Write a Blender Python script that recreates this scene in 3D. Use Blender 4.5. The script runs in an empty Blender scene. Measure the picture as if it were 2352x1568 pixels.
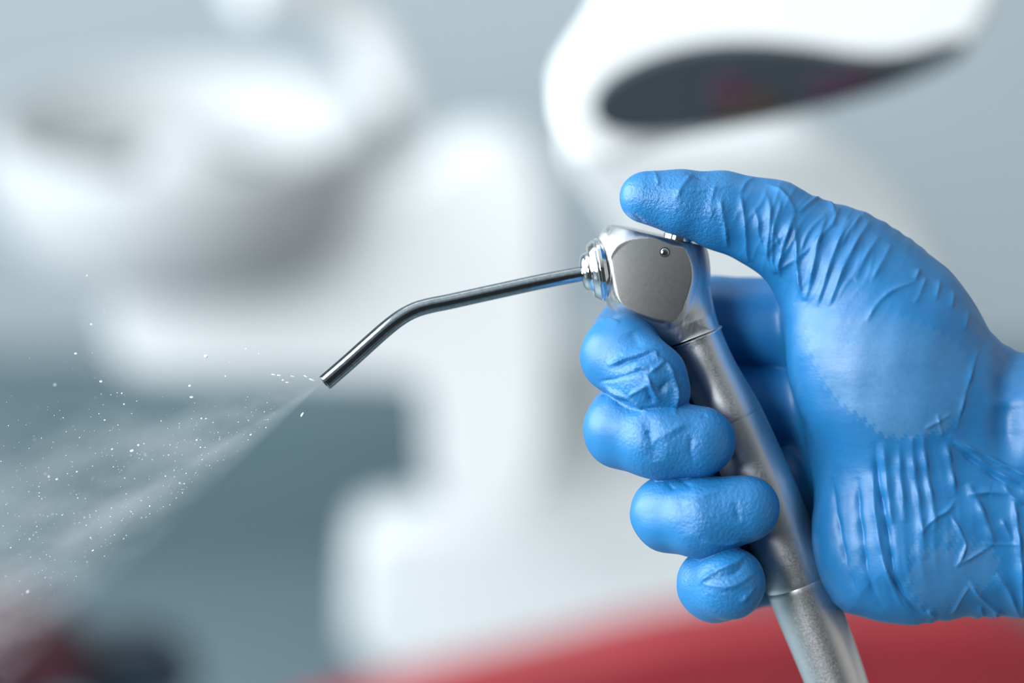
import bpy, bmesh, math, random
import numpy as np
from mathutils import Vector, Matrix
random.seed(7)
rng = np.random.default_rng(11)

# ------------------------------------------------------------------ camera, world, light
S = 0.25 / 2352.0              # metres per photo pixel at the focused distance
FOC = 0.1 / 0.036 * 0.25       # focused distance, 100 mm lens, 36 mm sensor
DPX = FOC / S
PITCH = math.radians(22)
HAND = Vector((0, 0, 1.10))    # point of the place at the centre of the focused plane
FWD = Vector((0, math.cos(PITCH), -math.sin(PITCH)))
UP = Vector((0, math.sin(PITCH), math.cos(PITCH)))
RIGHT = Vector((1, 0, 0))
CAM = HAND - FWD * FOC

sc = bpy.context.scene
cam_d = bpy.data.cameras.new('camera'); cam_o = bpy.data.objects.new('camera', cam_d)
sc.collection.objects.link(cam_o); sc.camera = cam_o
cam_o.location = CAM; cam_o.rotation_euler = (math.pi / 2 - PITCH, 0, 0)
cam_d.lens = 100; cam_d.sensor_width = 36; cam_d.clip_start = 0.01
cam_d.dof.use_dof = True; cam_d.dof.focus_distance = FOC - 0.002
cam_d.dof.aperture_fstop = 4.0; cam_d.dof.aperture_blades = 0

sc.view_settings.view_transform = 'Standard'; sc.view_settings.look = 'None'
sc.view_settings.gamma = 1; sc.view_settings.use_curve_mapping = False
sc.view_settings.exposure = 0.12
sc.cycles.use_denoising = True
sc.cycles.max_bounces = 8; sc.cycles.volume_bounces = 1
sc.cycles.caustics_reflective = False; sc.cycles.caustics_refractive = False

world = bpy.data.worlds.new('room_air'); sc.world = world; world.use_nodes = True
world.node_tree.nodes['Background'].inputs[0].default_value = (0.62, 0.74, 0.80, 1)
world.node_tree.nodes['Background'].inputs[1].default_value = 0.07

def area(name, loc, target, sx, sy, power, col):
    l = bpy.data.lights.new(name, 'AREA'); l.shape = 'RECTANGLE'; l.size = sx; l.size_y = sy
    l.energy = power; l.color = col
    o = bpy.data.objects.new(name, l); sc.collection.objects.link(o)
    o.location = loc
    o.rotation_euler = (Vector(target) - Vector(loc)).to_track_quat('-Z', 'Y').to_euler()
    return o
# daylight through the window on the left, an unseen overhead light added for the unit, the room behind the camera
area('window_daylight', (-1.75, 0.25, 1.55), (0, 0.35, 1.0), 2.0, 1.3, 74, (0.92, 0.97, 1.0))
area('unseen_overhead_light', (0.1, 0.9, 2.72), (0.1, 1.7, 0.4), 1.8, 0.9, 6, (0.95, 0.98, 1.0))
area('unseen_overhead_light', (-1.25, -0.35, 2.40), (0, 0.05, 1.1), 1.5, 1.3, 17, (0.93, 0.97, 1.0))  # unseen lamp placed for the bright stripe along the nozzle
area('room_light', (-0.85, -1.20, 1.72), (0.06, 0.0, 1.1), 0.5, 0.5, 22, (0.93, 0.97, 1.0))

# ------------------------------------------------------------------ helpers
def link(o): sc.collection.objects.link(o); return o
def tag(o, label=None, cat=None, group=None, kind=None):
    if label: o['label'] = label
    if cat: o['category'] = cat
    if group: o['group'] = group
    if kind: o['kind'] = kind
    return o
def empty(name, loc, parent=None, rot=(0, 0, 0)):
    o = link(bpy.data.objects.new(name, None)); o.location = loc; o.rotation_euler = rot
    o.empty_display_size = 0.02
    if parent: o.parent = parent
    return o
def mesh_obj(name, verts, faces, mat, parent=None, smooth=True):
    me = bpy.data.meshes.new(name); me.from_pydata([tuple(v) for v in verts], [], faces)
    bm = bmesh.new(); bm.from_mesh(me); bmesh.ops.recalc_face_normals(bm, faces=bm.faces); bm.to_mesh(me); bm.free()
    if smooth: me.polygons.foreach_set('use_smooth', [True] * len(me.polygons))
    me.set_sharp_from_angle(angle=math.radians(38))
    me.materials.append(mat)
    o = link(bpy.data.objects.new(name, me))
    if parent: o.parent = parent
    return o

class N:
    def __init__(s, name):
        s.m = bpy.data.materials.new(name); s.m.use_nodes = True
        s.t = s.m.node_tree; s.b = s.t.nodes['Principled BSDF']
        s.out = s.t.nodes['Material Output']
    def n(s, typ, **kw):
        x = s.t.nodes.new(typ)
        for k, v in kw.items():
            if isinstance(k, str) and hasattr(x, k): setattr(x, k, v)
        return x
    def l(s, a, b): s.t.links.new(a, b)
    def noise(s, scale, detail=3, coord='Object', rough=0.5, stretch=None):
        tc = s.n('ShaderNodeTexCoord'); nz = s.n('ShaderNodeTexNoise')
        nz.inputs['Scale'].default_value = scale; nz.inputs['Detail'].default_value = detail
        nz.inputs['Roughness'].default_value = rough
        if stretch:
            mp = s.n('ShaderNodeMapping'); mp.inputs['Scale'].default_value = stretch[0]
            mp.inputs['Rotation'].default_value = stretch[1]
            s.l(tc.outputs[coord], mp.inputs[0]); s.l(mp.outputs[0], nz.inputs['Vector'])
        else: s.l(tc.outputs[coord], nz.inputs['Vector'])
        return nz
    def ramp(s, src, p0, c0, p1, c1):
        r = s.n('ShaderNodeValToRGB'); e = r.color_ramp.elements
        e[0].position = p0; e[0].color = c0; e[1].position = p1; e[1].color = c1
        s.l(src, r.inputs[0]); return r.outputs[0]
    def bump(s, src, strength, dist, prev=None):
        b = s.n('ShaderNodeBump'); b.inputs['Strength'].default_value = strength
        b.inputs['Distance'].default_value = dist; s.l(src, b.inputs['Height'])
        if prev is not None: s.l(prev, b.inputs['Normal'])
        return b.outputs[0]

def plain(name, col, rough=0.45, metallic=0, var=0.06, scale=9, coat=0):
    m = N(name); nz = m.noise(scale, 4)
    a = tuple(c * (1 - var) for c in col) + (1,); b = tuple(min(1, c * (1 + var)) for c in col) + (1,)
    m.l(m.ramp(nz.outputs[0], 0.3, a, 0.7, b), m.b.inputs['Base Color'])
    m.b.inputs['Roughness'].default_value = rough; m.b.inputs['Metallic'].default_value = metallic
    m.b.inputs['Coat Weight'].default_value = coat
    return m.m

def glove_material():
    m = N('blue_nitrile')
    at = m.n('ShaderNodeAttribute'); at.attribute_name = 'cling'
    nz = m.noise(90, 6)
    base = m.ramp(nz.outputs[0], 0.25, (0.010, 0.145, 0.370, 1), 0.8, (0.014, 0.175, 0.430, 1))
    nz2 = m.noise(420, 5, rough=0.7)
    cl = m.ramp(nz2.outputs[0], 0.3, (0.055, 0.195, 0.400, 1), 0.75, (0.08, 0.235, 0.46, 1))
    mx = m.n('ShaderNodeMix', data_type='RGBA')
    m.l(at.outputs['Fac'], mx.inputs['Factor']); m.l(base, mx.inputs['A']); m.l(cl, mx.inputs['B'])
    m.l(mx.outputs['Result'], m.b.inputs['Base Color'])
    m.b.inputs['Roughness'].default_value = 0.44
    m.b.inputs['Specular IOR Level'].default_value = 0.6
    m.b.inputs['Subsurface Weight'].default_value = 0.0
    m.b.inputs['Sheen Weight'].default_value = 0.0
    m.b.inputs['Sheen Roughness'].default_value = 0.5
    # pebbled fingertip grain + fine stretch lines
    g = m.n('ShaderNodeAttribute'); g.attribute_name = 'grain'
    gn = m.noise(1150, 2, rough=0.6); mul = m.n('ShaderNodeMath', operation='MULTIPLY')
    m.l(gn.outputs[0], mul.inputs[0]); m.l(g.outputs['Fac'], mul.inputs[1])
    b1 = m.bump(mul.outputs[0], 0.9, 0.00032)
    fn = m.noise(260, 6, rough=0.75)
    b2 = m.bump(fn.outputs[0], 0.25, 0.0004, b1)
    ln = m.noise(170, 4, stretch=((0.35, 1, 2.2), (0, 0.25, 0)))
    b3 = m.bump(ln.outputs[0], 0.18, 0.0006, b2)
    m.l(b3, m.b.inputs['Normal'])
    return m.m

def steel(name, rough, col=(0.66, 0.67, 0.68), brush=0.0, stretch=None, spots=0.0, fine=500, rv=0.25):
    m = N(name)
    m.b.inputs['Metallic'].default_value = 1; m.b.inputs['Base Color'].default_value = (*col, 1)
    nz = m.noise(fine if stretch is None else 900, 5, rough=0.7, stretch=stretch)
    m.l(m.ramp(nz.outputs[0], 0.3, (rough * (1 - rv),) * 3 + (1,), 0.75, (rough * (1 + rv),) * 3 + (1,)), m.b.inputs['Roughness'])
    if brush: m.l(m.bump(nz.outputs[0], brush, 0.0001), m.b.inputs['Normal'])
    if spots:
        sp = m.noise(900, 5, rough=0.8)
        c = m.ramp(sp.outputs[0], 0.42, (*[x * (1 - spots) for x in col], 1), 0.66, (*col, 1))
        m.l(c, m.b.inputs['Base Color'])
    return m.m

M_GLOVE = glove_material()
M_SKIN = plain('skin', (0.62, 0.36, 0.26), 0.5)
M_STEEL = steel('brushed_steel', 0.38, brush=0.07, stretch=((1.2, 1.2, 0.12), (0, 0.5, 0)))
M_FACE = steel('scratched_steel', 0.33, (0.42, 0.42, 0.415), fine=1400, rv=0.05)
M_HANDLE = steel('satin_steel', 0.40, (0.70, 0.70, 0.70), brush=0.03, fine=2200)
M_RING = steel('bright_steel', 0.3, (0.9, 0.9, 0.9))
M_CHROME = steel('chrome', 0.07, (0.80, 0.81, 0.82))
M_TUBE = steel('polished_tube', 0.10, (0.40, 0.44, 0.47), spots=0.3)
M_GAP = plain('dark_gap', (0.02, 0.02, 0.022), 0.5)
M_WHITE = plain('white_enamel', (0.86, 0.88, 0.885), 0.35, var=0.015, scale=4)
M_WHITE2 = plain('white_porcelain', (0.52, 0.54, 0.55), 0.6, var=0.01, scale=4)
M_WALL = plain('wall_paint', (0.54, 0.61, 0.645), 0.7, var=0.03, scale=1.2)
M_FLOOR = plain('grey_floor', (0.16, 0.23, 0.26), 0.4, var=0.08, scale=3)
M_TEAL = plain('slate_laminate', (0.12, 0.19, 0.215), 0.5, var=0.1, scale=3)
M_TEAL2 = plain('teal_laminate', (0.15, 0.25, 0.275), 0.5, var=0.1, scale=3)
M_DRAIN_SHADE = plain('shaded_drain', (0.05, 0.07, 0.08), 0.6)  # drain kept near black, the shade inside the bowl put into its colour
M_RED = plain('red_upholstery', (0.30, 0.022, 0.03), 0.42, var=0.12, scale=7)
M_DRED = plain('shaded_red_upholstery', (0.05, 0.008, 0.016), 0.5, var=0.12, scale=7)  # red darkened, shade over the stool put into the colour
M_NAVY = plain('navy_plastic_and_shade', (0.012, 0.022, 0.035), 0.4)
M_DGLASS = plain('smoked_glass', (0.014, 0.024, 0.034), 0.5, var=0.2, scale=12)
M_REFL_RED = plain('maroon_reflection', (0.035, 0.012, 0.03), 0.3)  # colour of the reflections laid on the lamp glass
M_REFL_AMB = plain('amber_reflection', (0.035, 0.02, 0.015), 0.3)

# local frame of the syringe, hand and spray: x right, y away, z up, in photo pixels (1 px = 0.106 mm)
def K(u, v, y=0.0):
    k = 1 + y / DPX
    return np.array([1176 + (u - 1176) * k, y, 784 + (v - 784) * k])
def L(p):                    # pixel-unit point -> metres in the local frame
    p = np.asarray(p, float)
    return np.stack([(p[..., 0] - 1176) * S, p[..., 1] * S, (784 - p[..., 2]) * S], -1)
LOCROT = (-PITCH, 0, 0)
LOCM = Matrix.Translation(HAND) @ Matrix.Rotation(-PITCH, 4, 'X')

# ------------------------------------------------------------------ surface extraction from a distance function
def surface(fn, lo, hi, h, B=12, refine=3):
    lo = np.array(lo, float); n = np.ceil((np.array(hi) - lo) / h / B).astype(int)
    N3 = n * B + 1
    bc = np.stack(np.meshgrid(*[lo[i] + (np.arange(n[i]) + .5) * B * h for i in range(3)], indexing='ij'), -1).reshape(-1, 3)
    fc = fn(bc)
    F = np.repeat(np.repeat(np.repeat(fc.reshape(n), B, 0), B, 1), B, 2)
    F = np.pad(F, ((0, 1),) * 3, mode='edge').astype(np.float32)
    near = np.abs(fc) < B * h * 0.87 * 1.45
    ids = np.argwhere(near.reshape(n))
    off = np.stack(np.meshgrid(*[np.arange(B + 1)] * 3, indexing='ij'), -1).reshape(-1, 3)
    for c in range(0, len(ids), 160):
        idx = (ids[c:c + 160, None, :] * B + off[None]).reshape(-1, 3)
        F[idx[:, 0], idx[:, 1], idx[:, 2]] = fn(lo + idx * h)
    Sg = F < 0
    cnt = sum(Sg[a:N3[0] - 1 + a, b:N3[1] - 1 + b, c:N3[2] - 1 + c].astype(np.int8) for a in (0, 1) for b in (0, 1) for c in (0, 1))
    cells = np.argwhere((cnt > 0) & (cnt < 8))
    vid = np.full(N3 - 1, -1, np.int32); vid[cells[:, 0], cells[:, 1], cells[:, 2]] = np.arange(len(cells))
    acc = np.zeros((len(cells), 3)); num = np.zeros(len(cells))
    for ax in range(3):
        o1, o2 = [(1, 2), (0, 2), (0, 1)][ax]
        for a in (0, 1):
            for b in (0, 1):
                p = cells.copy(); p[:, o1] += a; p[:, o2] += b; q = p.copy(); q[:, ax] += 1
                fa = F[p[:, 0], p[:, 1], p[:, 2]]; fb = F[q[:, 0], q[:, 1], q[:, 2]]
                m = (fa < 0) != (fb < 0); t = np.where(m, fa / np.where(m, fa - fb, 1), 0)
                pos = p.astype(float); pos[:, ax] += t
                acc[m] += pos[m]; num[m] += 1
    V = lo + acc / num[:, None] * h
    Q = []
    for ax in range(3):
        o1, o2 = [(1, 2), (2, 0), (0, 1)][ax]
        s0 = [slice(None)] * 3; s1 = [slice(None)] * 3; s0[ax] = slice(0, -1); s1[ax] = slice(1, None)
        e = np.argwhere(Sg[tuple(s0)] != Sg[tuple(s1)])
        e = e[(e[:, o1] > 0) & (e[:, o2] > 0) & (e[:, o1] < N3[o1] - 1) & (e[:, o2] < N3[o2] - 1)]
        ins = Sg[e[:, 0], e[:, 1], e[:, 2]]
        def g(da, db):
            c = e.copy(); c[:, o1] -= da; c[:, o2] -= db; return vid[c[:, 0], c[:, 1], c[:, 2]]
        q = np.stack([g(1, 1), g(0, 1), g(0, 0), g(1, 0)], 1)
        q[~ins] = q[~ins][:, ::-1]
        Q.append(q)
    Q = np.concatenate(Q)
    Q = Q[(Q >= 0).all(1)]
    for _ in range(refine):
        f = fn(V); g = grad(fn, V, h * .5)
        gl = np.linalg.norm(g, axis=1, keepdims=True) + 1e-6
        V = V - np.clip(f[:, None] / gl, -h, h) * g / gl * 0.8
    return V, Q
def grad(fn, V, e):
    g = np.zeros_like(V)
    for i in range(3):
        d = np.zeros(3); d[i] = e
        g[:, i] = (fn(V + d) - fn(V - d)) / (2 * e)
    return g
def relax(V, Q, it, lam=0.5):
    a = np.concatenate([Q[:, [0, 1]], Q[:, [1, 2]], Q[:, [2, 3]], Q[:, [3, 0]]])
    deg = np.bincount(a.ravel(), minlength=len(V)).astype(float)[:, None]
    for _ in range(it):
        s = np.zeros_like(V)
        for k in range(3):
            s[:, k] = np.bincount(a[:, 0], V[a[:, 1], k], len(V)) + np.bincount(a[:, 1], V[a[:, 0], k], len(V))
        V = V + lam * (s / np.maximum(deg, 1) - V)
    return V
def quad_obj(name, V, Q, mat, parent, attrs={}):
    P = L(V).astype(np.float32)
    Q = Q[:, ::-1]            # z is mirrored by L
    me = bpy.data.meshes.new(name)
    me.vertices.add(len(P)); me.vertices.foreach_set('co', P.ravel())
    me.loops.add(Q.size); me.loops.foreach_set('vertex_index', Q.ravel().astype(np.int32))
    me.polygons.add(len(Q)); me.polygons.foreach_set('loop_start', np.arange(0, Q.size, 4, dtype=np.int32))
    me.polygons.foreach_set('use_smooth', np.ones(len(Q), bool))
    for k, a in attrs.items():
        at = me.attributes.new(k, 'FLOAT', 'POINT'); at.data.foreach_set('value', a.astype(np.float32))
    me.update(calc_edges=True); me.materials.append(mat); me.validate()
    o = link(bpy.data.objects.new(name, me)); o.parent = parent
    return o

def smin(a, b, k):
    k = k * 1.35; h = np.maximum(k - np.abs(a - b), 0) / k
    return np.minimum(a, b) - h * h * h * k / 6
def rcone(p, a, b, r1, r2):
    ba = b - a; l2 = ba @ ba; rr = r1 - r2; a2 = max(l2 - rr * rr, 1e-3); il2 = 1 / l2
    pa = p - a; y = pa @ ba; z = y - l2
    w = pa * l2 - ba * y[:, None]; x2 = (w * w).sum(1); y2 = y * y * l2; z2 = z * z * l2
    k = np.sign(rr) * rr * rr * x2
    f3 = (np.sqrt(x2 * a2 * il2) + y * rr) * il2 - r1
    f1 = np.sqrt(x2 + z2) * il2 - r2; f2 = np.sqrt(x2 + y2) * il2 - r1
    return np.where(np.sign(z) * a2 * z2 > k, f1, np.where(np.sign(y) * a2 * y2 < k, f2, f3))
def poly_sdf(x, z, P):
    P = np.asarray(P, float); d = np.full(x.shape, 1e18); s = np.ones(x.shape)
    for i in range(len(P)):
        a = P[i]; b = P[i - 1]; e = b - a; wx = x - a[0]; wz = z - a[1]
        t = np.clip((wx * e[0] + wz * e[1]) / (e @ e), 0, 1)
        bx = wx - e[0] * t; bz = wz - e[1] * t; d = np.minimum(d, bx * bx + bz * bz)
        c1 = z >= a[1]; c2 = z < b[1]; c3 = e[0] * wz > e[1] * wx
        s = np.where((c1 & c2 & c3) | (~c1 & ~c2 & ~c3), -s, s)
    return s * np.sqrt(d)
def smooth_poly(P, it=2):
    P = np.asarray(P, float)
    for _ in range(it):
        n = np.roll(P, -1, 0); P = np.stack([P * .75 + n * .25, P * .25 + n * .75], 1).reshape(-1, 2)
    return P
def pillow(p, P, yc, R, Ry=None, hollow=None):
    Ry = Ry or R
    d = poly_sdf(p[:, 0], p[:, 2], P) + R
    w = np.maximum(d, 0); yy = (p[:, 1] - yc) * (R / Ry)
    return (np.sqrt(w * w + yy * yy) - R) * min(1, Ry / R)
def ellipsoid(p, c, r, ang=0):
    q = p - c; ca, sa = math.cos(ang), math.sin(ang)
    x = q[:, 0] * ca + q[:, 2] * sa; z = -q[:, 0] * sa + q[:, 2] * ca
    k0 = np.sqrt((x / r[0]) ** 2 + (q[:, 1] / r[1]) ** 2 + (z / r[2]) ** 2)
    k1 = np.sqrt((x / r[0] ** 2) ** 2 + (q[:, 1] / r[1] ** 2) ** 2 + (z / r[2] ** 2) ** 2)
    return k0 * (k0 - 1) / np.maximum(k1, 1e-6)

# ------------------------------------------------------------------ the gloved hand
H = 3.2
FINGERS = [  # joints from the knuckle row round the handle to the fingertip: (u, v, y, radius)
    [(1900, 745, 300, 114), (1640, 742, 285, 110), (1450, 775, 190, 90), (1424, 815, 5, 88), (1490, 868, -52, 88)],
    [(1890, 930, 320, 105), (1640, 935, 285, 112), (1440, 968, 195, 90), (1433, 985, 0, 90), (1510, 1008, -50, 90), (1606, 1013, -62, 82)],
    [(1900, 1110, 310, 102), (1690, 1125, 290, 100), (1555, 1165, 200, 88), (1542, 1178, 0, 90), (1610, 1188, -50, 92), (1711, 1168, -62, 78)],
    [(1900, 1280, 290, 105), (1780, 1296, 280, 96), (1665, 1330, 200, 82), (1642, 1342, 20, 85), (1674, 1338, -55, 84)],
]
FEXTRA = [(1532, 908, -58, 52), None, None, None]
THUMB = [(1484, 452, 20, 61), (1562, 465, 18, 72), (1655, 482, 32, 87), (1775, 520, 48, 104), (1900, 602, 60, 128), (2060, 760, 80, 175)]
PALM = smooth_poly([(1850, 560), (1960, 490), (2040, 512), (2105, 560), (2165, 628), (2232, 706), (2292, 776), (2360, 812), (2500, 845),
        (2900, 860), (2900, 1440), (2500, 1430), (2352, 1420), (2200, 1421), (2100, 1417), (2000, 1407), (1925, 1398), (1905, 1330),
        (1890, 1200), (1872, 1080), (1850, 960), (1822, 850), (1800, 740), (1805, 650)], 1)
BACK = smooth_poly([(1800, 630), (2000, 570), (2300, 800), (2460, 900), (2460, 1400), (2000, 1400), (1800, 1395), (1790, 1000)], 1)
def kp(P, y):
    return np.array([K(u, v, y)[[0, 2]] for u, v in P])
PALM_K = kp(PALM, 60); BACK_K = kp(BACK, 300)
def chain(p, pts, k):
    f = None
    for a, b in zip(pts[:-1], pts[1:]):
        g = rcone(p, K(*a[:3]), K(*b[:3]), a[3], b[3])
        f = g if f is None else smin(f, g, k)
    return f
def hand_sdf(p):
    f = pillow(p, PALM_K, 110, 165, 175)
    f = smin(f, pillow(p, BACK_K, 295, 95, 95), 90)
    f = smin(f, ellipsoid(p, K(2035, 850, 10), (215, 132, 260), -0.45), 70)      # thenar pad
    f = smin(f, ellipsoid(p, K(2070, 1235, 40), (200, 120, 190), 0.1), 80)       # heel of the hand
    f = smin(f, chain(p, THUMB, 22), 60)
    ff = None
    for i, F_ in enumerate(FINGERS):
        g = chain(p, F_, 16)
        if FEXTRA[i]:
            e = FEXTRA[i]; g = smin(g, np.linalg.norm(p - K(*e[:3]), axis=1) - e[3], 26)
        ff = g if ff is None else smin(ff, g, 3)
    return smin(f, ff, 32)

# folds of the glove, traced as ridge lines: points, half width, height (negative: groove), in pixels
FOLDS = [
 ([(2350,760),(2322,860),(2312,960),(2316,1070)],34,-30), ([(1482,950),(1498,1005),(1508,1060)],20,-9), ([(1580,1110),(1572,1165),(1585,1230)],22,-6), ([(1450,760),(1470,800)],18,-5),
 ([(1647,415),(1636,448),(1630,495)],5,3), ([(1657,453),(1657,477),(1665,513),(1669,540),(1672,571)],5,8),
 ([(1700,446),(1709,495),(1714,540),(1716,582),(1723,602)],6,8), ([(1732,475),(1742,504),(1743,540),(1754,571),(1758,584)],5,5),
 ([(1754,446),(1765,455),(1770,486),(1767,526),(1763,571),(1767,604),(1785,627)],6,9),
 ([(1792,459),(1792,477),(1778,515),(1774,562),(1776,600),(1792,627)],5,7), ([(1763,424),(1794,441),(1812,461),(1828,488)],6,7),
 ([(1828,490),(1814,517),(1799,566),(1792,598),(1794,636)],6,11), ([(1823,508),(1830,560),(1832,611),(1841,660),(1850,691)],6,9),
 ([(1834,488),(1861,464),(1890,448)],6,6), ([(1890,448),(1910,468),(1917,495)],7,8),
 ([(1899,495),(1883,540),(1872,598),(1863,651),(1852,691)],7,10), ([(1926,475),(1920,492),(1912,520)],6,6),
 ([(1955,502),(1928,549),(1908,602),(1895,649),(1877,705)],7,10), ([(2000,504),(1968,553),(1937,616),(1917,671),(1903,705)],8,9),
 ([(1977,495),(1950,531),(1932,566)],5,5), ([(2020,540),(1988,589),(1964,645)],8,6), ([(1834,593),(1866,562),(1877,544)],5,4),
 ([(1794,616),(1814,604),(1830,593)],5,4), ([(1700,446),(1712,420),(1735,408)],6,3), ([(1778,540),(1790,560),(1797,580)],4,4),
 ([(2048,560),(2020,613),(2001,648)],7,5), ([(2114,616),(2101,644)],5,5), ([(2129,635),(2111,682),(2100,697)],6,4),
 ([(2107,644),(2045,669),(2014,697),(1989,741)],5,4), ([(2189,666),(2186,710)],6,4), ([(2160,640),(2150,690)],6,4), ([(2225,710),(2215,760)],6,4),
 ([(2248,800),(2220,891),(2195,991)],6,5), ([(2440,900),(2352,912),(2262,932)],20,9),
 
 ([(2096,1001),(2096,1046),(2105,1110),(2112,1157),(2121,1237),(2124,1285)],9,8), ([(2121,988),(2124,1046),(2131,1103),(2143,1157),(2150,1221)],9,9),
 ([(2029,1014),(2035,1078),(2038,1141),(2048,1205)],12,7), ([(2013,1014),(2016,1090),(2029,1154),(2041,1218),(2048,1269),(2057,1333),(2080,1377),(2121,1412)],8,-12),
 ([(2066,1020),(2068,1080),(2074,1140),(2080,1200)],9,6),
 ([(2006,1078),(2009,1173),(2022,1253),(2041,1323),(2067,1381),(2092,1409)],7,6), ([(2022,1275),(2036,1310),(2062,1360),(2100,1405)],4,5),
 ([(1971,1094),(1974,1173),(1984,1237),(1990,1301),(2003,1349),(2029,1397)],8,-9), ([(1911,1094),(1920,1173),(1933,1237),(1946,1301),(1971,1374)],8,-7),
 ([(2172,1014),(2185,1078),(2196,1141)],9,9), ([(2196,1145),(2179,1173),(2143,1192),(2115,1224)],4,6),
 ([(2182,1176),(2201,1212),(2220,1250),(2207,1285),(2194,1304)],4,6), ([(2223,1109),(2249,1157),(2268,1205),(2284,1247)],11,10),
 ([(2284,1248),(2239,1275),(2194,1301)],4,6), ([(2178,998),(2233,1030),(2281,1055),(2352,1090),(2400,1112)],6,10),
 ([(2191,1011),(2249,1055),(2297,1087),(2344,1110)],5,9), ([(2186,1020),(2240,1062),(2300,1104),(2350,1130)],6,-7), ([(2220,1137),(2274,1129),(2316,1133)],6,7),
 ([(2306,1110),(2322,1138),(2352,1157)],5,6), ([(2328,1138),(2341,1237),(2348,1317),(2352,1428)],7,13),
 ([(2226,1333),(2245,1361),(2271,1387),(2309,1409)],6,8), ([(2226,1345),(2204,1381),(2185,1412)],4,5),
 ([(2287,1317),(2309,1339),(2328,1377),(2348,1422)],8,10), ([(2153,950),(2159,979),(2166,1001)],4,5), ([(2124,985),(2153,969),(2185,950)],4,4),
 ([(2130,1400),(2150,1416)],6,5), ([(2250,1390),(2262,1416)],6,5), ([(2284,1398),(2294,1418)],6,5), ([(2240,1248),(2340,1250)],3,3), ([(2300,1190),(2325,1240)],6,5),
 # index
 ([(1339,741),(1358,734),(1385,730),(1410,735),(1423,743)],6,6), ([(1393,839),(1416,833),(1454,816),(1492,808),(1509,806)],4,7),
 ([(1412,848),(1442,827),(1473,818),(1504,812)],6,-8), ([(1375,877),(1406,873),(1435,864),(1469,852),(1486,854)],3,-5),
 ([(1377,881),(1412,900),(1442,915),(1488,946)],5,6), ([(1486,858),(1496,889),(1511,915),(1519,921)],4,8), ([(1442,911),(1465,898),(1492,881)],4,5),
 ([(1529,827),(1544,858),(1553,894),(1550,955)],5,9), ([(1529,827),(1507,846),(1492,854)],4,7), ([(1509,806),(1506,822),(1528,828)],4,6),
 ([(1500,925),(1490,905),(1488,890)],6,-7), ([(1516,905),(1530,885),(1540,872)],8,-8), ([(1455,846),(1478,842),(1492,848)],4,5),
 # middle
 ([(1487,985),(1496,1014)],7,-6), ([(1496,1014),(1550,987),(1586,970)],11,5), ([(1590,996),(1586,1032),(1594,1063)],6,-4), ([(1612,960),(1622,950)],5,-4),
 ([(1362,925),(1385,905)],5,4), ([(1400,915),(1440,925),(1480,948)],8,-5),
 # ring
 ([(1568,1160),(1639,1130),(1702,1112)],11,4), ([(1608,1242),(1657,1251),(1702,1242)],5,4), ([(1530,1105),(1550,1125)],5,-4), ([(1560,1100),(1590,1118)],5,-4), ([(1688,1150),(1700,1200)],6,-3),
 # little
 ([(1599,1345),(1648,1309),(1693,1295),(1720,1264)],6,8), ([(1608,1340),(1684,1349),(1737,1313)],6,5), ([(1640,1330),(1690,1316),(1715,1290)],6,-6), ([(1700,1385),(1738,1345)],5,5),
 # thumb tip
 ([(1592,396),(1565,430),(1552,462)],6,5), ([(1500,388),(1512,415),(1510,430)],5,3), ([(1510,430),(1600,440),(1680,425)],3,2), ([(1640,470),(1634,500)],4,2),
 ([(1575,396),(1620,410)],6,-4), ([(1455,490),(1480,515)],5,-3),
]
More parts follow.
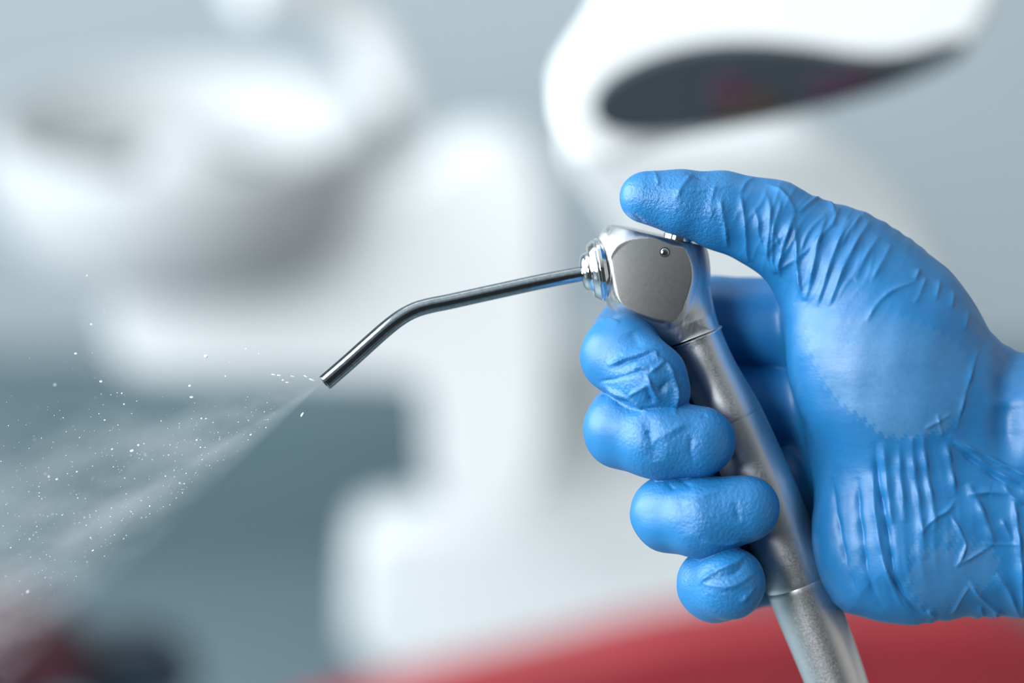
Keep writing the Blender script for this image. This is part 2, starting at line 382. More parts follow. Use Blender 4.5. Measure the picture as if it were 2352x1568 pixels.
def hand_detail(V, Nn):
    k = 1 + V[:, 1] / DPX
    u = 1176 + (V[:, 0] - 1176) / k; v = 784 + (V[:, 2] - 784) / k
    front = np.clip((-Nn[:, 1] + 0.05) / 0.45, 0, 1) * (V[:, 1] < 150)
    D = np.zeros(len(V))
    for pts, w, hgt in FOLDS:
        P = np.array(pts, float); lo = P.min(0) - 4 * w; hi = P.max(0) + 4 * w
        m = np.flatnonzero((u > lo[0]) & (u < hi[0]) & (v > lo[1]) & (v < hi[1]) & (front > 0))
        if not len(m): continue
        # resample as a smooth curve
        t = np.linspace(0, len(P) - 1, 6 * len(P)); C = np.stack([np.interp(t, range(len(P)), P[:, i]) for i in (0, 1)], 1)
        for _ in range(4): C[1:-1] = (C[:-2] + 2 * C[1:-1] + C[2:]) / 4
        seg = np.diff(C, axis=0); ln = np.linalg.norm(seg, axis=1); cum = np.r_[0, np.cumsum(ln)]; tot = cum[-1]
        best = np.full(len(m), 1e9); sd = np.zeros(len(m)); ar = np.zeros(len(m))
        for i in range(len(seg)):
            wx = u[m] - C[i, 0]; wy = v[m] - C[i, 1]
            tt = np.clip((wx * seg[i, 0] + wy * seg[i, 1]) / (ln[i] ** 2 + 1e-6), 0, 1)
            dx = wx - tt * seg[i, 0]; dy = wy - tt * seg[i, 1]; d = np.hypot(dx, dy); b = d < best
            best[b] = d[b]; ar[b] = cum[i] + tt[b] * ln[i]
            sgn = np.sign(dx * seg[i, 1] * -1 + dy * seg[i, 0]) * np.sign(-seg[i, 1] if abs(seg[i, 1]) > 1e-6 else 1)
            sd[b] = (sgn * d)[b]
        tap = np.clip(np.minimum(ar, tot - ar) / (0.22 * tot + 1), 0, 1) ** 0.7
        if w >= 20: prof = np.exp(-(best / w) ** 2)
        elif w >= 7: prof = 1.25 * np.exp(-np.sqrt((best / (w * np.where(sd > 0, .62, 1.25)) * 1.2) ** 2 + .15) + .2)
        else:
            ww = w * np.where(sd > 0, 0.75, 1.3)
            prof = 1.5 * np.exp(-np.sqrt((best / ww * 1.35) ** 2 + .06))
        if P[:, 1].min() > 790 and P[:, 1].max() < 970 and P[:, 0].max() < 1560: prof = prof * 1.25
        prof = prof * (0.85 + (.25 if w < 16 else 0) * np.sin(ar * .09 + len(pts) + hgt))
        D[m] += hgt * tap * prof * front[m]
    # loose, slightly rumpled film
    def wav(a, b, c, ph): return np.sin(V[:, 0] * a + V[:, 2] * b + V[:, 1] * c + ph)
    big = wav(.021, .013, .017, 0) * wav(-.011, .024, .02, 1.3) + .5 * wav(.05, -.037, .03, 2.) * wav(.03, .052, -.04, .4)
    D += 1.6 * big
    # fine pleats across the thumb and down the palm
    s1 = (u * .80 + v * .42) * .235 + 1.6 * np.sin(v * .028 + u * .006) + .8 * np.sin(u * .05 - v * .03)
    m1 = np.exp(-(((u - 1850) * .85 + (v - 550) * .5) / 150) ** 2) * np.exp(-(((v - 550) * .85 - (u - 1850) * .5) / 95) ** 2)
    D += 4.2 * m1 * front * (.5 + .5 * np.sin(s1)) ** 4 * (.6 + .4 * np.sin(v * .05 + u * .02))
    s2 = u * .20 - (v - 1000) * .028 + 1.2 * np.sin(v * .02 + 1) + .6 * np.sin(u * .04)
    m2 = np.exp(-((u - 2080) / 130) ** 2) * np.clip((v - 1010) / 80, 0, 1) * np.clip((1400 - v) / 120, 0, 1)
    D += 2.0 * m2 * front * (.5 + .5 * np.sin(s2)) ** 2 * (.6 + .4 * np.sin(v * .03 + u * .03))
    edge = np.clip(1 - np.abs(Nn[:, 1]) / .6, 0, 1) * np.clip((u - 1560) / 200, 0, 1) * (v < 1000)   # little pleats on the thumb outline
    D += edge * 1.8 * np.sin((u + v) * 0.11 + 2 * np.sin(u * .021)) * (0.5 + .5 * np.sin(u * .013 + 1))
    edge2 = np.clip(1 - np.abs(Nn[:, 1]) / .6, 0, 1) * np.clip((u - 2060) / 100, 0, 1) * (v > 1300)
    D += edge2 * 3 * np.sin(u * 0.13 + 1.5 * np.sin(u * .05))
    return D, u, v
person = empty('person', HAND, rot=LOCROT)
tag(person, 'person in a blue nitrile glove gripping the steel syringe, thumb on its button', 'person')
V, Q = surface(hand_sdf, (1310, -210, 360), (2620, 460, 1470), H)
Nn = grad(hand_sdf, V, H); Nn /= np.linalg.norm(Nn, axis=1, keepdims=True) + 1e-6
D, u, v = hand_detail(V, Nn)
V = V + Nn * D[:, None]
V = relax(V, Q, 1, 0.3)
# where the film clings to the skin of the thumb pad it looks paler
CL = smooth_poly([(1850,700),(1900,690),(2000,700),(2120,740),(2225,800),(2225,890),(2195,985),(2110,1000),(2060,1008),(2020,995),(1985,960),(1940,935),(1900,890),(1875,840),(1855,790)], 1)
dc = poly_sdf(u, v, CL)
jag = 6 * np.sin(u * .21 + v * .13) + 4 * np.sin(u * .47 - v * .31) + 3 * np.sin(v * .8)
cl = np.clip((-(dc + jag)) / 9 + .5, 0, 1) * (Nn[:, 1] < 0.1) * np.clip((2330 - u) / 300, .15, 1) * np.clip((v - 690) / 120, 0, 1)  # fade up and to the right puts the falling light into the mask
for cu, cv, cr in [(1960, 1290, 24), (2105, 1265, 18), (2180, 1232, 22), (2160, 1330, 80), (2240, 1300, 60)]:
    cl = np.maximum(cl, 0.55 * np.clip((cr - np.hypot(u - cu, v - cv) + jag * 1.5) / 14, 0, 1))
tipm = np.clip((1640 - u) / 60, 0, 1) * (v < 620)
gr = np.zeros(len(V))
for cu, cv, cr in [(1490, 880, 110), (1560, 1010, 130), (1680, 1180, 130), (1680, 1335, 110), (1560, 470, 130)]:
    gr = np.maximum(gr, np.clip((cr + 30 - np.hypot(u - cu, v - cv)) / 70, 0, 1))
gr = gr * (V[:, 1] < 60) + 0.05
keep = V[:, 0] < 2590
quad_obj('glove', V, Q[keep[Q].all(1)], M_GLOVE, person, {'cling': cl, 'grain': gr})
print('glove verts', len(V))

def loft(name, rings, mat, parent, cap=True):
    vs = [q for r in rings for q in r]; n = len(rings[0]); fs = []
    for i in range(len(rings) - 1):
        for j in range(n):
            fs.append((i * n + j, i * n + (j + 1) % n, (i + 1) * n + (j + 1) % n, (i + 1) * n + j))
    if cap: fs += [tuple(range(n)), tuple((len(rings) - 1) * n + j for j in range(n))]
    return mesh_obj(name, vs, fs, mat, parent)
def arm_ring(x, c, rz, ry, yc, n=64, wob=0):
    out = []
    for j in range(n):
        a = 2 * math.pi * j / n; w = 1 + wob * math.sin(5 * a + x * .02)
        out.append(L([x, yc + ry * w * math.cos(a), c + rz * w * math.sin(a)]))
    return out
loft('forearm', [arm_ring(x, 1140 + (x - 2500) * .03, rz, ry, 120) for x, rz, ry in
     [(2450, 250, 140), (2700, 245, 160), (3000, 255, 185), (3400, 300, 230), (3900, 350, 280), (4400, 370, 300), (4700, 360, 300), (4760, 300, 250)]], M_SKIN, person)
loft('glove_cuff', [arm_ring(x, 1146, rz, ry, 112, wob=.006) for x, rz, ry in
     [(2560, 290, 172), (2640, 287, 176), (2760, 284, 184), (2870, 290, 194), (2880, 296, 199), (2890, 296, 199), (2896, 290, 194), (2888, 283, 188), (2700, 277, 178)]], M_GLOVE, person, cap=False)

# ------------------------------------------------------------------ the syringe
syr = empty('dental_syringe', HAND, rot=LOCROT)
tag(syr, 'brushed steel air and water syringe with a bent nozzle held in the blue glove', 'dental syringe')
HEAD = smooth_poly([(1372, 562), (1378, 535), (1396, 513), (1440, 508), (1480, 512), (1540, 528), (1600, 540), (1626, 566), (1633, 610), (1633, 660), (1640, 705),
        (1653, 748), (1660, 770), (1560, 822), (1520, 788), (1470, 762), (1420, 732), (1395, 705), (1384, 660)], 2)
AX0 = np.array([1512., 540.]); AX1 = np.array([1598., 772.]); AXD = (AX1 - AX0) / np.linalg.norm(AX1 - AX0)
HK = kp(HEAD, 80)
FACY = 15.0
FPK = kp(smooth_poly([(1394, 623), (1400, 588), (1426, 554), (1500, 543), (1560, 552), (1580, 580), (1591, 623), (1586, 662), (1556, 738), (1523, 744), (1488, 734), (1450, 714), (1416, 690), (1398, 655)], 3), 15)
def head_sdf(p):
    t = ((p[:, 0] - AX0[0]) * AXD[0] + (p[:, 2] - AX0[1]) * AXD[1])
    R = np.interp(p[:, 0] - .35 * (p[:, 2] - 640), [1480, 1575], [113, 86]) + np.interp(t, [60, 130, 190, 235], [0, -3, -16, -23])
    R = np.minimum(R, np.interp(t, [100, 150, 193, 235], [120, 98, 75, 63]))
    d = poly_sdf(p[:, 0], p[:, 2], HK) + R
    w = np.maximum(d, 0); f = np.sqrt(w * w + (p[:, 1] - 90) ** 2) - R
    dome = 0.0005 * ((p[:, 0] - 1500) ** 2 + (p[:, 2] - 650) ** 2)
    df = np.maximum(poly_sdf(p[:, 0], p[:, 2], FPK), 0)
    drop = (.45 * df + .012 * df * df) * np.interp(t, [150, 215], [1, .15])
    cut = -(p[:, 1] - FACY - np.minimum(dome, 6) - drop) / 1.15    # flat ground facet towards the viewer
    f = smax(f, cut, 2 + 16 * np.clip(df / 16, 0, 1))
    # top facet under the thumb
    n = np.array([0.22, -0.10, -0.97]); n /= np.linalg.norm(n)
    top = (p - K(1500, 537, 60)) @ n
    f = smax(f, top, 5)
    end = (p[:, 0] - AX1[0]) * AXD[0] + (p[:, 2] - AX1[1]) * AXD[1] - 3
    return smax(f, end, 1)
def smax(a, b, k): return -smin(-a, -b, k)
Vh, Qh = surface(head_sdf, (1355, -40, 490), (1680, 215, 840), 2.2, B=10)
ho = quad_obj('syringe_head', Vh, Qh, M_STEEL, syr)
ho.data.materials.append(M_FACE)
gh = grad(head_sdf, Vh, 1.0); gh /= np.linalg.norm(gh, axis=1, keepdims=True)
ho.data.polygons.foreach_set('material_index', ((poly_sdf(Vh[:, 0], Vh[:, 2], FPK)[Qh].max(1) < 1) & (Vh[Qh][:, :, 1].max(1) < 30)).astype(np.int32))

def frame_path(P):
    """parallel frames along a polyline"""
    T = [(P[min(i + 1, len(P) - 1)] - P[max(i - 1, 0)]) for i in range(len(P))]
    T = [t / np.linalg.norm(t) for t in T]; n = np.cross(T[0], [0, 1, 0.] if abs(T[0][1]) < .9 else [1., 0, 0]); n /= np.linalg.norm(n); out = []
    for t in T:
        n = n - t * (n @ t); n /= np.linalg.norm(n); out.append((t, n, np.cross(t, n)))
    return out
def tube(name, P, R, mat, parent, n=48, cap=True, closed_inner=None):
    P = [np.asarray(p, float) for p in P]; fr = frame_path(P); rings = []
    for p, r, (t, a, b) in zip(P, R, fr):
        rings.append([L(p + r * (a * math.cos(2 * math.pi * j / n) + b * math.sin(2 * math.pi * j / n))) for j in range(n)])
    return loft(name, rings, mat, parent, cap)
def spline(pts, m=10):
    pts = [np.asarray(p, float) for p in pts]; pts = [2 * pts[0] - pts[1]] + pts + [2 * pts[-1] - pts[-2]]; out = []
    for i in range(1, len(pts) - 2):
        for k in range(m):
            t = k / m; a, b, c, d = pts[i - 1:i + 3]
            out.append(.5 * (2 * b + (c - a) * t + (2 * a - 5 * b + 4 * c - d) * t * t + (3 * b - a - 3 * c + d) * t ** 3))
    out.append(pts[-2]); return out
# handle: lofted sections (centre u, v, y, radius)
HS = [(1599, 774, 92, 61), (1607, 794, 94, 60.5), (1630, 850, 98, 63), (1658, 910, 103, 68.5), (1684, 965, 108, 73), (1722, 1055, 115, 76.5), (1762, 1150, 122, 78), (1804, 1260, 130, 78),
      (1833, 1338, 136, 77.5), (1861, 1410, 141, 76), (1912, 1540, 150, 72), (1960, 1680, 160, 67), (2000, 1800, 168, 62), (2012, 1840, 170, 56)]
hp = spline([np.r_[K(*h[:3]), h[3]] for h in HS], 6)
hpa = np.array(hp); hv = (hpa[:, 2] - 784) / (1 + hpa[:, 1] / DPX) + 784
def seg(a, b):
    vs = np.unique(np.r_[a, hv[(hv > a + 2) & (hv < b - 2)], b])
    return [np.array([np.interp(x, hv, hpa[:, i]) for i in range(4)]) for x in vs]
cuts = [774, 962, 1338, 1845]
for i, nm in enumerate(['neck_sleeve', 'grip_sleeve', 'handle_end']):
    s = seg(cuts[i], min(cuts[i + 1], hv[-1]))
    s = [x.copy() for x in s]
    # small chamfer at both ends so the seams read
    a = s[0].copy(); a[3] -= .5; b = s[0] * .9 + s[1] * .1; z = s[-1].copy(); z[3] -= .5; y = s[-1] * .9 + s[-2] * .1
    s = [a, b] + s[1:-1] + [y, z]
    tube(nm, [x[:3] for x in s], [x[3] for x in s], M_HANDLE, syr, 72)
hd = hp[1][:3] - hp[0][:3]; hd /= np.linalg.norm(hd)
rc = hp[0][:3] - hd * 1
tube('joint_ring', [rc - hd * 2, rc - hd * 1.3, rc + hd * 1.3, rc + hd * 2], [63, 64.8, 64.8, 63], M_RING, syr, 96)
# hose out of the bottom end, below the picture
hose = [hp[-1][:3], hp[-1][:3] + np.array([40, 10, 120.]), hp[-1][:3] + np.array([90, 60, 420.]), hp[-1][:3] + np.array([240, 300, 1100.]), hp[-1][:3] + np.array([700, 900, 2000.])]
hs = spline(hose, 12); tube('hose', hs, [34] * len(hs), M_WHITE, syr, 32)

# nozzle collar and tube
CA = np.array([-0.985, -0.02, 0.165]); CA /= np.linalg.norm(CA)
C0 = K(1388, 618, 88)
prof = [(-8, 66), (0, 70), (1, 73), (8, 74), (9, 73), (10, 67), (12, 67), (13, 70), (15, 71), (26, 63), (28, 60), (29, 47), (30, 46), (34, 46), (40, 44), (46, 39), (50, 30), (52, 20)]
tube('nozzle_collar', [C0 + CA * (a + 4) for a, r in prof], [r for a, r in prof], M_CHROME, syr, 96)
NP = spline([K(1350, 626, 84), K(1250, 645, 74), K(1130, 671, 60), K(1030, 693, 48), K(990, 701, 43), K(955, 711, 38), K(922, 728, 33), K(890, 752, 28), K(850, 787, 22), K(800, 832, 14), K(747, 878, 6)], 8)
NR = [17.5 + 2 * i / (len(NP) - 1) for i in range(len(NP))]
d = NP[-1] - NP[-2]; d /= np.linalg.norm(d)
inn = [NP[-1] + d * 1.5, NP[-1] + d * 1.2, NP[-1] - d * 4, NP[-1] - d * 28, NP[-1] - d * 30]
tube('nozzle', NP + inn[:1] + [NP[-1] + d * 1.7], NR + [NR[-1] - 1.2, 9], M_TUBE, syr, 40)
bc = NP[-1] + d * 2.2
tube('nozzle_bore', [bc, bc + d * 1.0], [8.5, 8.0], M_GAP, syr, 24)
# button on the dished top
BN = np.array([0.20, -0.05, -0.97]); BN /= np.linalg.norm(BN)
B0 = K(1556, 553, 66)
tube('button_seat', [B0 - BN * 16, B0 - BN * 1, B0 + BN * 2, B0 + BN * 2.5], [38, 38, 37, 34], M_GAP, syr, 64)
tube('button', [B0 + BN * 1, B0 + BN * 12, B0 + BN * 14.5, B0 + BN * 15.5], [35, 35, 33, 27], M_CHROME, syr, 64)
# pin in the facet
PC = K(1527, 579, FACY + 1.6); Y = np.array([0, 1., 0])
tube('pin', [PC + Y * 6, PC - Y * .6, PC - Y * 1.4, PC - Y * 1.4, PC + Y * .6, PC + Y * .8], [9, 9, 7.8, 6.4, 5.2, .5], M_CHROME, syr, 40)
tube('pin_recess', [PC + Y * 2.0, PC + Y * .2], [11.5, 12], M_GAP, syr, 40)

# ------------------------------------------------------------------ spray
def mist_material():
    m = N('water_mist'); m.t.nodes.remove(m.b)
    pv = m.n('ShaderNodeVolumePrincipled'); m.l(pv.outputs[0], m.out.inputs['Volume'])
    pv.inputs['Color'].default_value = (0.97, 0.985, 1, 1); pv.inputs['Anisotropy'].default_value = 0.2
    tc = m.n('ShaderNodeTexCoord'); sep = m.n('ShaderNodeSeparateXYZ'); m.l(tc.outputs['Object'], sep.inputs[0])
    def math_(op, a, b=None, clamp=False):
        n = m.n('ShaderNodeMath', operation=op); n.use_clamp = clamp
        for i, x in enumerate((a, b)):
            if x is None: continue
            if isinstance(x, (int, float)): n.inputs[i].default_value = x
            else: m.l(x, n.inputs[i])
        return n.outputs[0]
    # object space: x along the spray (metres), z across (up), origin at the nozzle
    x = sep.outputs[0]; ang = math_('DIVIDE', sep.outputs[2], math_('MAXIMUM', x, 0.0005))
    yy = math_('DIVIDE', sep.outputs[1], math_('MAXIMUM', x, 0.0005))
    lower = m.n('ShaderNodeMapRange'); lower.inputs['From Min'].default_value = -0.41; lower.inputs['From Max'].default_value = -0.16
    m.l(ang, lower.inputs['Value'])
    fall = m.n('ShaderNodeMapRange'); fall.inputs['From Min'].default_value = 0.42; fall.inputs['From Max'].default_value = -0.30
    m.l(ang, fall.inputs['Value'])
    side = m.n('ShaderNodeMapRange'); side.inputs['From Min'].default_value = 0.36; side.inputs['From Max'].default_value = 0.12
    m.l(math_('ABSOLUTE', yy), side.inputs['Value'])
    nz = m.n('ShaderNodeTexNoise'); nz.inputs['Scale'].default_value = 80; nz.inputs['Detail'].default_value = 5; nz.inputs['Roughness'].default_value = .62
    mp = m.n('ShaderNodeMapping'); mp.inputs['Scale'].default_value = (0.45, 1, 1); m.l(tc.outputs['Object'], mp.inputs[0]); m.l(mp.outputs[0], nz.inputs['Vector'])
    cr = m.n('ShaderNodeMapRange'); cr.inputs['From Min'].default_value = 0.42; cr.inputs['From Max'].default_value = 0.64
    cr.inputs['To Min'].default_value = 0.08; cr.inputs['To Max'].default_value = 3.3; m.l(nz.outputs[0], cr.inputs['Value'])
    near = math_('DIVIDE', 0.035, math_('ADD', math_('POWER', math_('MAXIMUM', x, 0), 1.0), 0.0025))
    dens = math_('MULTIPLY', math_('MULTIPLY', lower.outputs[0], math_('POWER', fall.outputs[0], 1.1)), side.outputs[0])
    dens = math_('MULTIPLY', dens, cr.outputs[0])
    dens = math_('MULTIPLY', dens, math_('MULTIPLY', near, 13))
    m.l(dens, pv.inputs['Density'])
    return m.m
tip = K(738, 882, 6)
SD = np.array([-0.92, -0.05, 0.39]); SD /= np.linalg.norm(SD)      # direction of the spray
X = Vector((SD[0], SD[1], -SD[2])).normalized(); Zv = (Vector((0, 0, 1)) - X * X.z).normalized(); Yv = Zv.cross(X)
loc = Matrix.Translation(Vector(L(tip))) @ Matrix((X, Yv, Zv)).transposed().to_4x4()
rings = []
for xx in [0.0002, 0.004, 0.02, 0.05, 0.1]:
    rings.append([(xx, (0.0012 + .36 * xx) * math.cos(a), (0.0012 + .40 * xx) * math.sin(a)) for a in [2 * math.pi * j / 32 for j in range(32)]])
mist = loft('water_mist', rings, mist_material(), None)
mist.matrix_world = LOCM @ loc
tag(mist, 'fine white water mist fanning down and left from the nozzle tip', 'mist', kind='stuff')
# droplets
dv = []; df = []
ico = bmesh.new(); bmesh.ops.create_icosphere(ico, subdivisions=1, radius=1); iv = [v.co.copy() for v in ico.verts]; ifc = [[v.index for v in f.verts] for f in ico.faces]; ico.free()
def drop(p, r, dirv=None, e=1.0):
    b = len(dv)
    for q in iv:
        w = np.array([q.x, q.y, q.z]) * r
        if dirv is not None: w = w + dirv * (w @ dirv) * (e - 1)
        dv.append(L(p + w))
    df.extend([[b + i for i in f] for f in ifc])
for i in range(850):
    dist = 60 + 760 * rng.random() ** 0.6
    a = rng.normal(0.0, 0.26) if i % 3 else rng.uniform(-0.62, -0.1)     # angle about the spray direction, negative: upwards
    yv = rng.normal(0, 0.13)
    base = math.atan2(SD[2], SD[0])
    ang = base + a * 1.0 - 0.10
    p = tip + dist * np.array([math.cos(ang), yv, math.sin(ang)])
    if not (-40 < p[0] < 760): continue
    lowd = (p[2] - 882) / max(738 - p[0], 1)
    if lowd > 0.80: continue
    r = 0.38 + abs(rng.normal(0, .33)) + (1.2 if rng.random() < .03 else 0)
    dd = (p - tip) / dist
    drop(p, r, dd, 1 + rng.random() * .9)
for (uu, vv, r, e) in [(473, 818, 4.2, 1.2), (436, 886, 3.0, 1.2), (518, 864, 2, 1), (565, 801, 2, 1), (595, 812, 1.6, 1), (344, 1162, 2, 1), (318, 1022, 2.6, 1), (303, 1035, 3.2, 1.6), (694, 952, 2.6, 2.6),
                       (210, 745, 2.6, 1.3), (232, 876, 2.8, 1.4), (174, 812, 2.6, 1.4), (440, 912, 2.6, 1.8), (641, 862, 1.8, 3), (628, 860, 1.8, 3), (650, 873, 2, 1.4), (660, 878, 1.5, 3), (702, 864, 1.6, 3.5), (672, 864, 1.3, 4), (716, 872, 2.0, 4), (463, 961, 2.2, 1), (285, 928, 2.2, 1), (280, 903, 2, 1)]:
    P_ = K(uu, vv, 0); dd = P_ - tip; dd /= np.linalg.norm(dd); drop(P_, r, dd, e)
M_DROP = plain('water_droplet', (0.9, 0.94, 0.96), 0.15, var=0.01)
mm = M_DROP.node_tree.nodes['Principled BSDF']; mm.inputs['Specular IOR Level'].default_value = 0.9
dr = mesh_obj('water_droplets', dv, df, M_DROP)
dr.location = HAND; dr.rotation_euler = LOCROT
tag(dr, 'tiny bright water droplets flying left from the nozzle tip', 'water droplets', kind='stuff')

# ------------------------------------------------------------------ the surgery behind, upright in the room
def ray(u, v):
    return FWD + RIGHT * ((u - 1176) * S / FOC) + UP * ((784 - v) * S / FOC)
def at(u, v, Y):
    r = ray(u, v); t = (Y - CAM.y) / r.y; return CAM + r * t
def slab(name, P, Y, depth, mat, parent=None, bevel=0.01, it=2, seg=5):
    P = smooth_poly(P, it) if it else np.array(P, float)
    Yf = Y if callable(Y) else (lambda u, v: Y); pts = [at(a, b, Yf(a, b)) for a, b in P]; n = len(pts); org = parent.matrix_world.translation if parent else Vector((0, 0, 0))
    vs = [p - org for p in pts] + [p + Vector((0, depth, 0)) - org for p in pts]
    fs = [tuple(range(n)), tuple(range(2 * n - 1, n - 1, -1))] + [(i, (i + 1) % n, n + (i + 1) % n, n + i) for i in range(n)]
    o = mesh_obj(name, vs, fs, mat, parent)
    if bevel:
        b = o.modifiers.new('bevel', 'BEVEL'); b.width = bevel; b.segments = seg; b.limit_method = 'ANGLE'; b.angle_limit = math.radians(40)
    return o
def root(name, u, v, Y, z=0.0):
    p = at(u, v, Y); o = empty(name, (p.x, p.y, z)); bpy.context.view_layer.update(); return o
def box(name, lo, hi, mat, parent=None, bevel=0.0, kind=None):
    lo = Vector(lo); hi = Vector(hi); org = parent.matrix_world.translation if parent else Vector((0, 0, 0))
    vs = [Vector((x, y, z)) - org for x in (lo.x, hi.x) for y in (lo.y, hi.y) for z in (lo.z, hi.z)]
    fs = [(0, 1, 3, 2), (4, 6, 7, 5), (0, 4, 5, 1), (2, 3, 7, 6), (0, 2, 6, 4), (1, 5, 7, 3)]
    o = mesh_obj(name, vs, fs, mat, parent, smooth=bool(bevel))
    if bevel:
        b = o.modifiers.new('bevel', 'BEVEL'); b.width = bevel; b.segments = 5
    if kind: o['kind'] = kind
    return o

YW = 2.7
box('floor', (-2.2, -2.6, -0.05), (2.2, YW, 0), M_FLOOR, kind='structure')
M_BEIGE = plain('beige_paint', (0.62, 0.55, 0.50), 0.8, var=0.03, scale=1.5)
box('wall_right', (2.2, -2.6, 0), (2.28, YW, 2.8), M_BEIGE, kind='structure')
box('wall_left', (-2.28, -2.6, 0), (-2.2, YW, 2.8), M_WALL, kind='structure')
box('ceiling', (-2.2, -2.6, 2.8), (2.2, YW, 2.88), M_WHITE, kind='structure')
box('wall_back', (-2.2, YW, 0), (2.2, YW + .08, 2.8), M_WALL, kind='structure')

# dental unit with cuspidor
YU = 1.45
unit = root('dental_unit', 800, 600, YU)
tag(unit, 'white dental unit with round cuspidor bowl and arched spout, blurred behind the nozzle', 'dental unit')
slab('unit_body', [(240, 560), (300, 470), (600, 440), (960, 430), (985, 385), (1060, 352), (1160, 346), (1225, 365), (1255, 420), (1262, 600), (1262, 1200), (990, 1200), (980, 900), (940, 868), (330, 868), (270, 840), (245, 740)], YU - .12, 0.07, M_WHITE, unit, 0.018)
slab('base', [(800, 1260), (830, 1210), (960, 1190), (1300, 1180), (1700, 1180), (1700, 1620), (800, 1620)], YU - .02, 0.06, M_WHITE, unit, 0.02)
slab('side_column', [(1235, 820), (1300, 800), (1700, 800), (1700, 1250), (1235, 1250)], YU + .02, 0.05, M_WHITE, unit, 0.015)
bz = at(415, 295, YU - .07); BR = (at(415 + 455, 295, YU - .07) - bz).length
def lathe(name, prof, c, mat, parent, n=64, sx=1, sy=1):
    org = parent.matrix_world.translation; rings = []
    for r, z in prof: rings.append([Vector((c.x + r * sx * math.cos(2 * math.pi * j / n), c.y + r * sy * math.sin(2 * math.pi * j / n), c.z + z)) - org for j in range(n)])
    return loft(name, rings, mat, parent)
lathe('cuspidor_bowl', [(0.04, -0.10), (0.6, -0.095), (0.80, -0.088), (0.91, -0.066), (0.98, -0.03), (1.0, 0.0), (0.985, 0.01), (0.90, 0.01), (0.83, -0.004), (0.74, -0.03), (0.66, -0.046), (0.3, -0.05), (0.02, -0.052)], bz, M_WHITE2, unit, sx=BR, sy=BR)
lathe('shaded_drain_plate', [(0.02, -0.0475), (0.60, -0.0475), (0.62, -0.044), (0.60, -0.0425), (0.02, -0.0425)], bz, M_DRAIN_SHADE, unit, sx=BR, sy=BR)
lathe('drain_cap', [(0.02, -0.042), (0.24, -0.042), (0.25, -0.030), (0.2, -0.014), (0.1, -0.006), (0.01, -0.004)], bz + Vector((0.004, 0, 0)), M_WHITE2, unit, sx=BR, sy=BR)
sp = [at(930, 400, YU), at(925, 330, YU), at(900, 210, YU), at(860, 110, YU), at(800, 30, YU), at(720, -25, YU - .02), at(640, -40, YU - .04), at(560, -20, YU - .06)]
def wtube(name, pts, r, mat, parent, m=8, n=24):
    org = np.array(parent.matrix_world.translation); P = spline([np.array(p) for p in pts], m); fr = frame_path(P)
    rings = [[Vector(p - org + r * (a * math.cos(2 * math.pi * j / n) + b * math.sin(2 * math.pi * j / n))) for j in range(n)] for p, (t, a, b) in zip(P, fr)]
    return loft(name, rings, mat, parent)
wtube('spout', sp, 0.018, M_WHITE, unit)

# cabinet behind
cab = root('cabinet', 500, 1200, 2.1)
tag(cab, 'low dark slate cabinet standing behind the spray', 'cabinet')
slab('cabinet_body', [(40, 935), (1120, 935), (1120, 1800), (40, 1800)], 2.1, .1, M_TEAL, cab, 0.004, it=0)
slab('door', [(420, 1330), (1100, 1290), (1100, 1780), (420, 1780)], 2.08, .02, M_TEAL2, cab, 0.004, it=0)

# operating lamp
YL = lambda u, v=200: 0.30 + (u - 1300) * .00004 + (300 - v) * .00012
lamp = root('operating_lamp', 1750, 200, YL(1750))
tag(lamp, 'white dental operating lamp with a dark eye shaped glass, out of focus above the thumb', 'dental lamp')
SHELL = [(1268, 260), (1278, 205), (1330, 130), (1375, 60), (1390, -30), (1420, -260), (2330, -260), (2310, -40), (2270, 60), (2210, 130), (2090, 205), (1960, 245), (1800, 285), (1650, 315), (1500, 345), (1400, 390), (1330, 380), (1290, 330)]
GLASS = [(1358, 250), (1395, 195), (1490, 145), (1610, 115), (1720, 108), (1860, 118), (1980, 140), (2080, 138), (2180, 108), (2235, 100), (2190, 142), (2080, 190), (1950, 230), (1800, 264), (1650, 290), (1500, 304), (1420, 306), (1378, 284)]
slab('lamp_shell', SHELL, YL, .04, M_WHITE, lamp, 0.006)
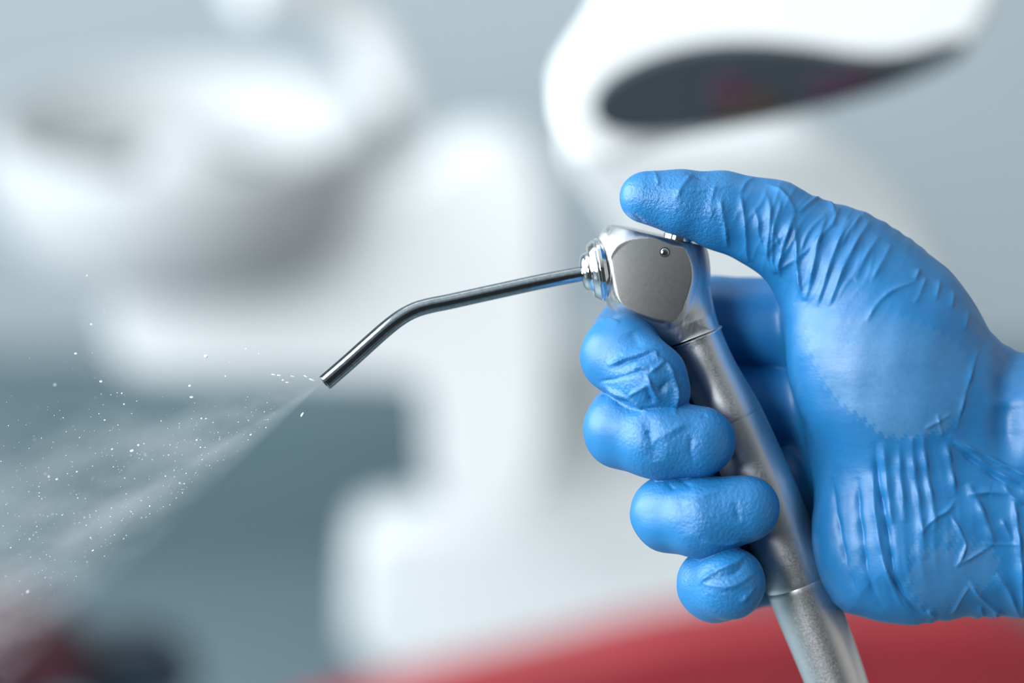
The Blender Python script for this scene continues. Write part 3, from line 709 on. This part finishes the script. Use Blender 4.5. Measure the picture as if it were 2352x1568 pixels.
slab('lamp_glass', GLASS, lambda u, v: YL(u, v) - .008, .02, M_DGLASS, lamp, 0.002)
slab('red_reflection', [(1620, 200), (1680, 160), (1740, 190), (1730, 260), (1640, 262)], lambda u, v: YL(u, v) - .010, .01, M_REFL_RED, lamp, 0.001)  # reflections in the glass, added as thin coloured patches
slab('red_reflection', [(1860, 180), (1980, 160), (2030, 170), (1960, 215), (1850, 240)], lambda u, v: YL(u, v) - .010, .01, M_REFL_RED, lamp, 0.001)
slab('amber_reflection', [(1620, 270), (1700, 215), (1790, 215), (1800, 250), (1700, 275)], lambda u, v: YL(u, v) - .011, .01, M_REFL_AMB, lamp, 0.001)
slab('lamp_arm', [(1290, 330), (1420, 320), (1700, 330), (1850, 345), (1960, 420), (2100, 540), (2170, 650), (2200, 900), (1600, 900), (1500, 700), (1400, 500), (1310, 400)], lambda u, v: YL(u) + .16, .06, M_WHITE, lamp, 0.02)

# chair
YC = 0.95
chair = root('dental_chair', 1500, 1500, YC)
tag(chair, 'red upholstered dental chair, blurred below the gloved hand', 'dental chair')
slab('seat_cushion', [(600, 1700), (760, 1650), (950, 1600), (1250, 1528), (1500, 1462), (1750, 1430), (2500, 1410), (2500, 1900), (560, 1900)], YC, .05, M_RED, chair, 0.012)
pc = at(1500, 1800, YC)
box('chair_base', (pc.x - .2, YC + .02, 0), (pc.x + .3, YC + .05, pc.z - .0), M_WHITE, chair, 0.02)
stool = root('stool', 60, 1500, 1.0)
tag(stool, 'red padded stool, darkened for shade, in the lower left corner', 'stool')
slab('stool_seat', [(-300, 1400), (-40, 1385), (80, 1420), (170, 1490), (230, 1640), (-300, 1640)], 1.0, .05, M_DRED, stool, 0.015)
slab('stool_shade_slab', [(150, 1500), (260, 1455), (420, 1480), (470, 1640), (150, 1660)], 1.03, .03, M_NAVY, stool, 0.01)  # dark slab put in as the shade below the stool
ps = at(-20, 1640, 1.0)
box('stool_column', (ps.x - .03, 1.0, 0), (ps.x + .03, 1.05, ps.z), M_NAVY, stool, 0.005)
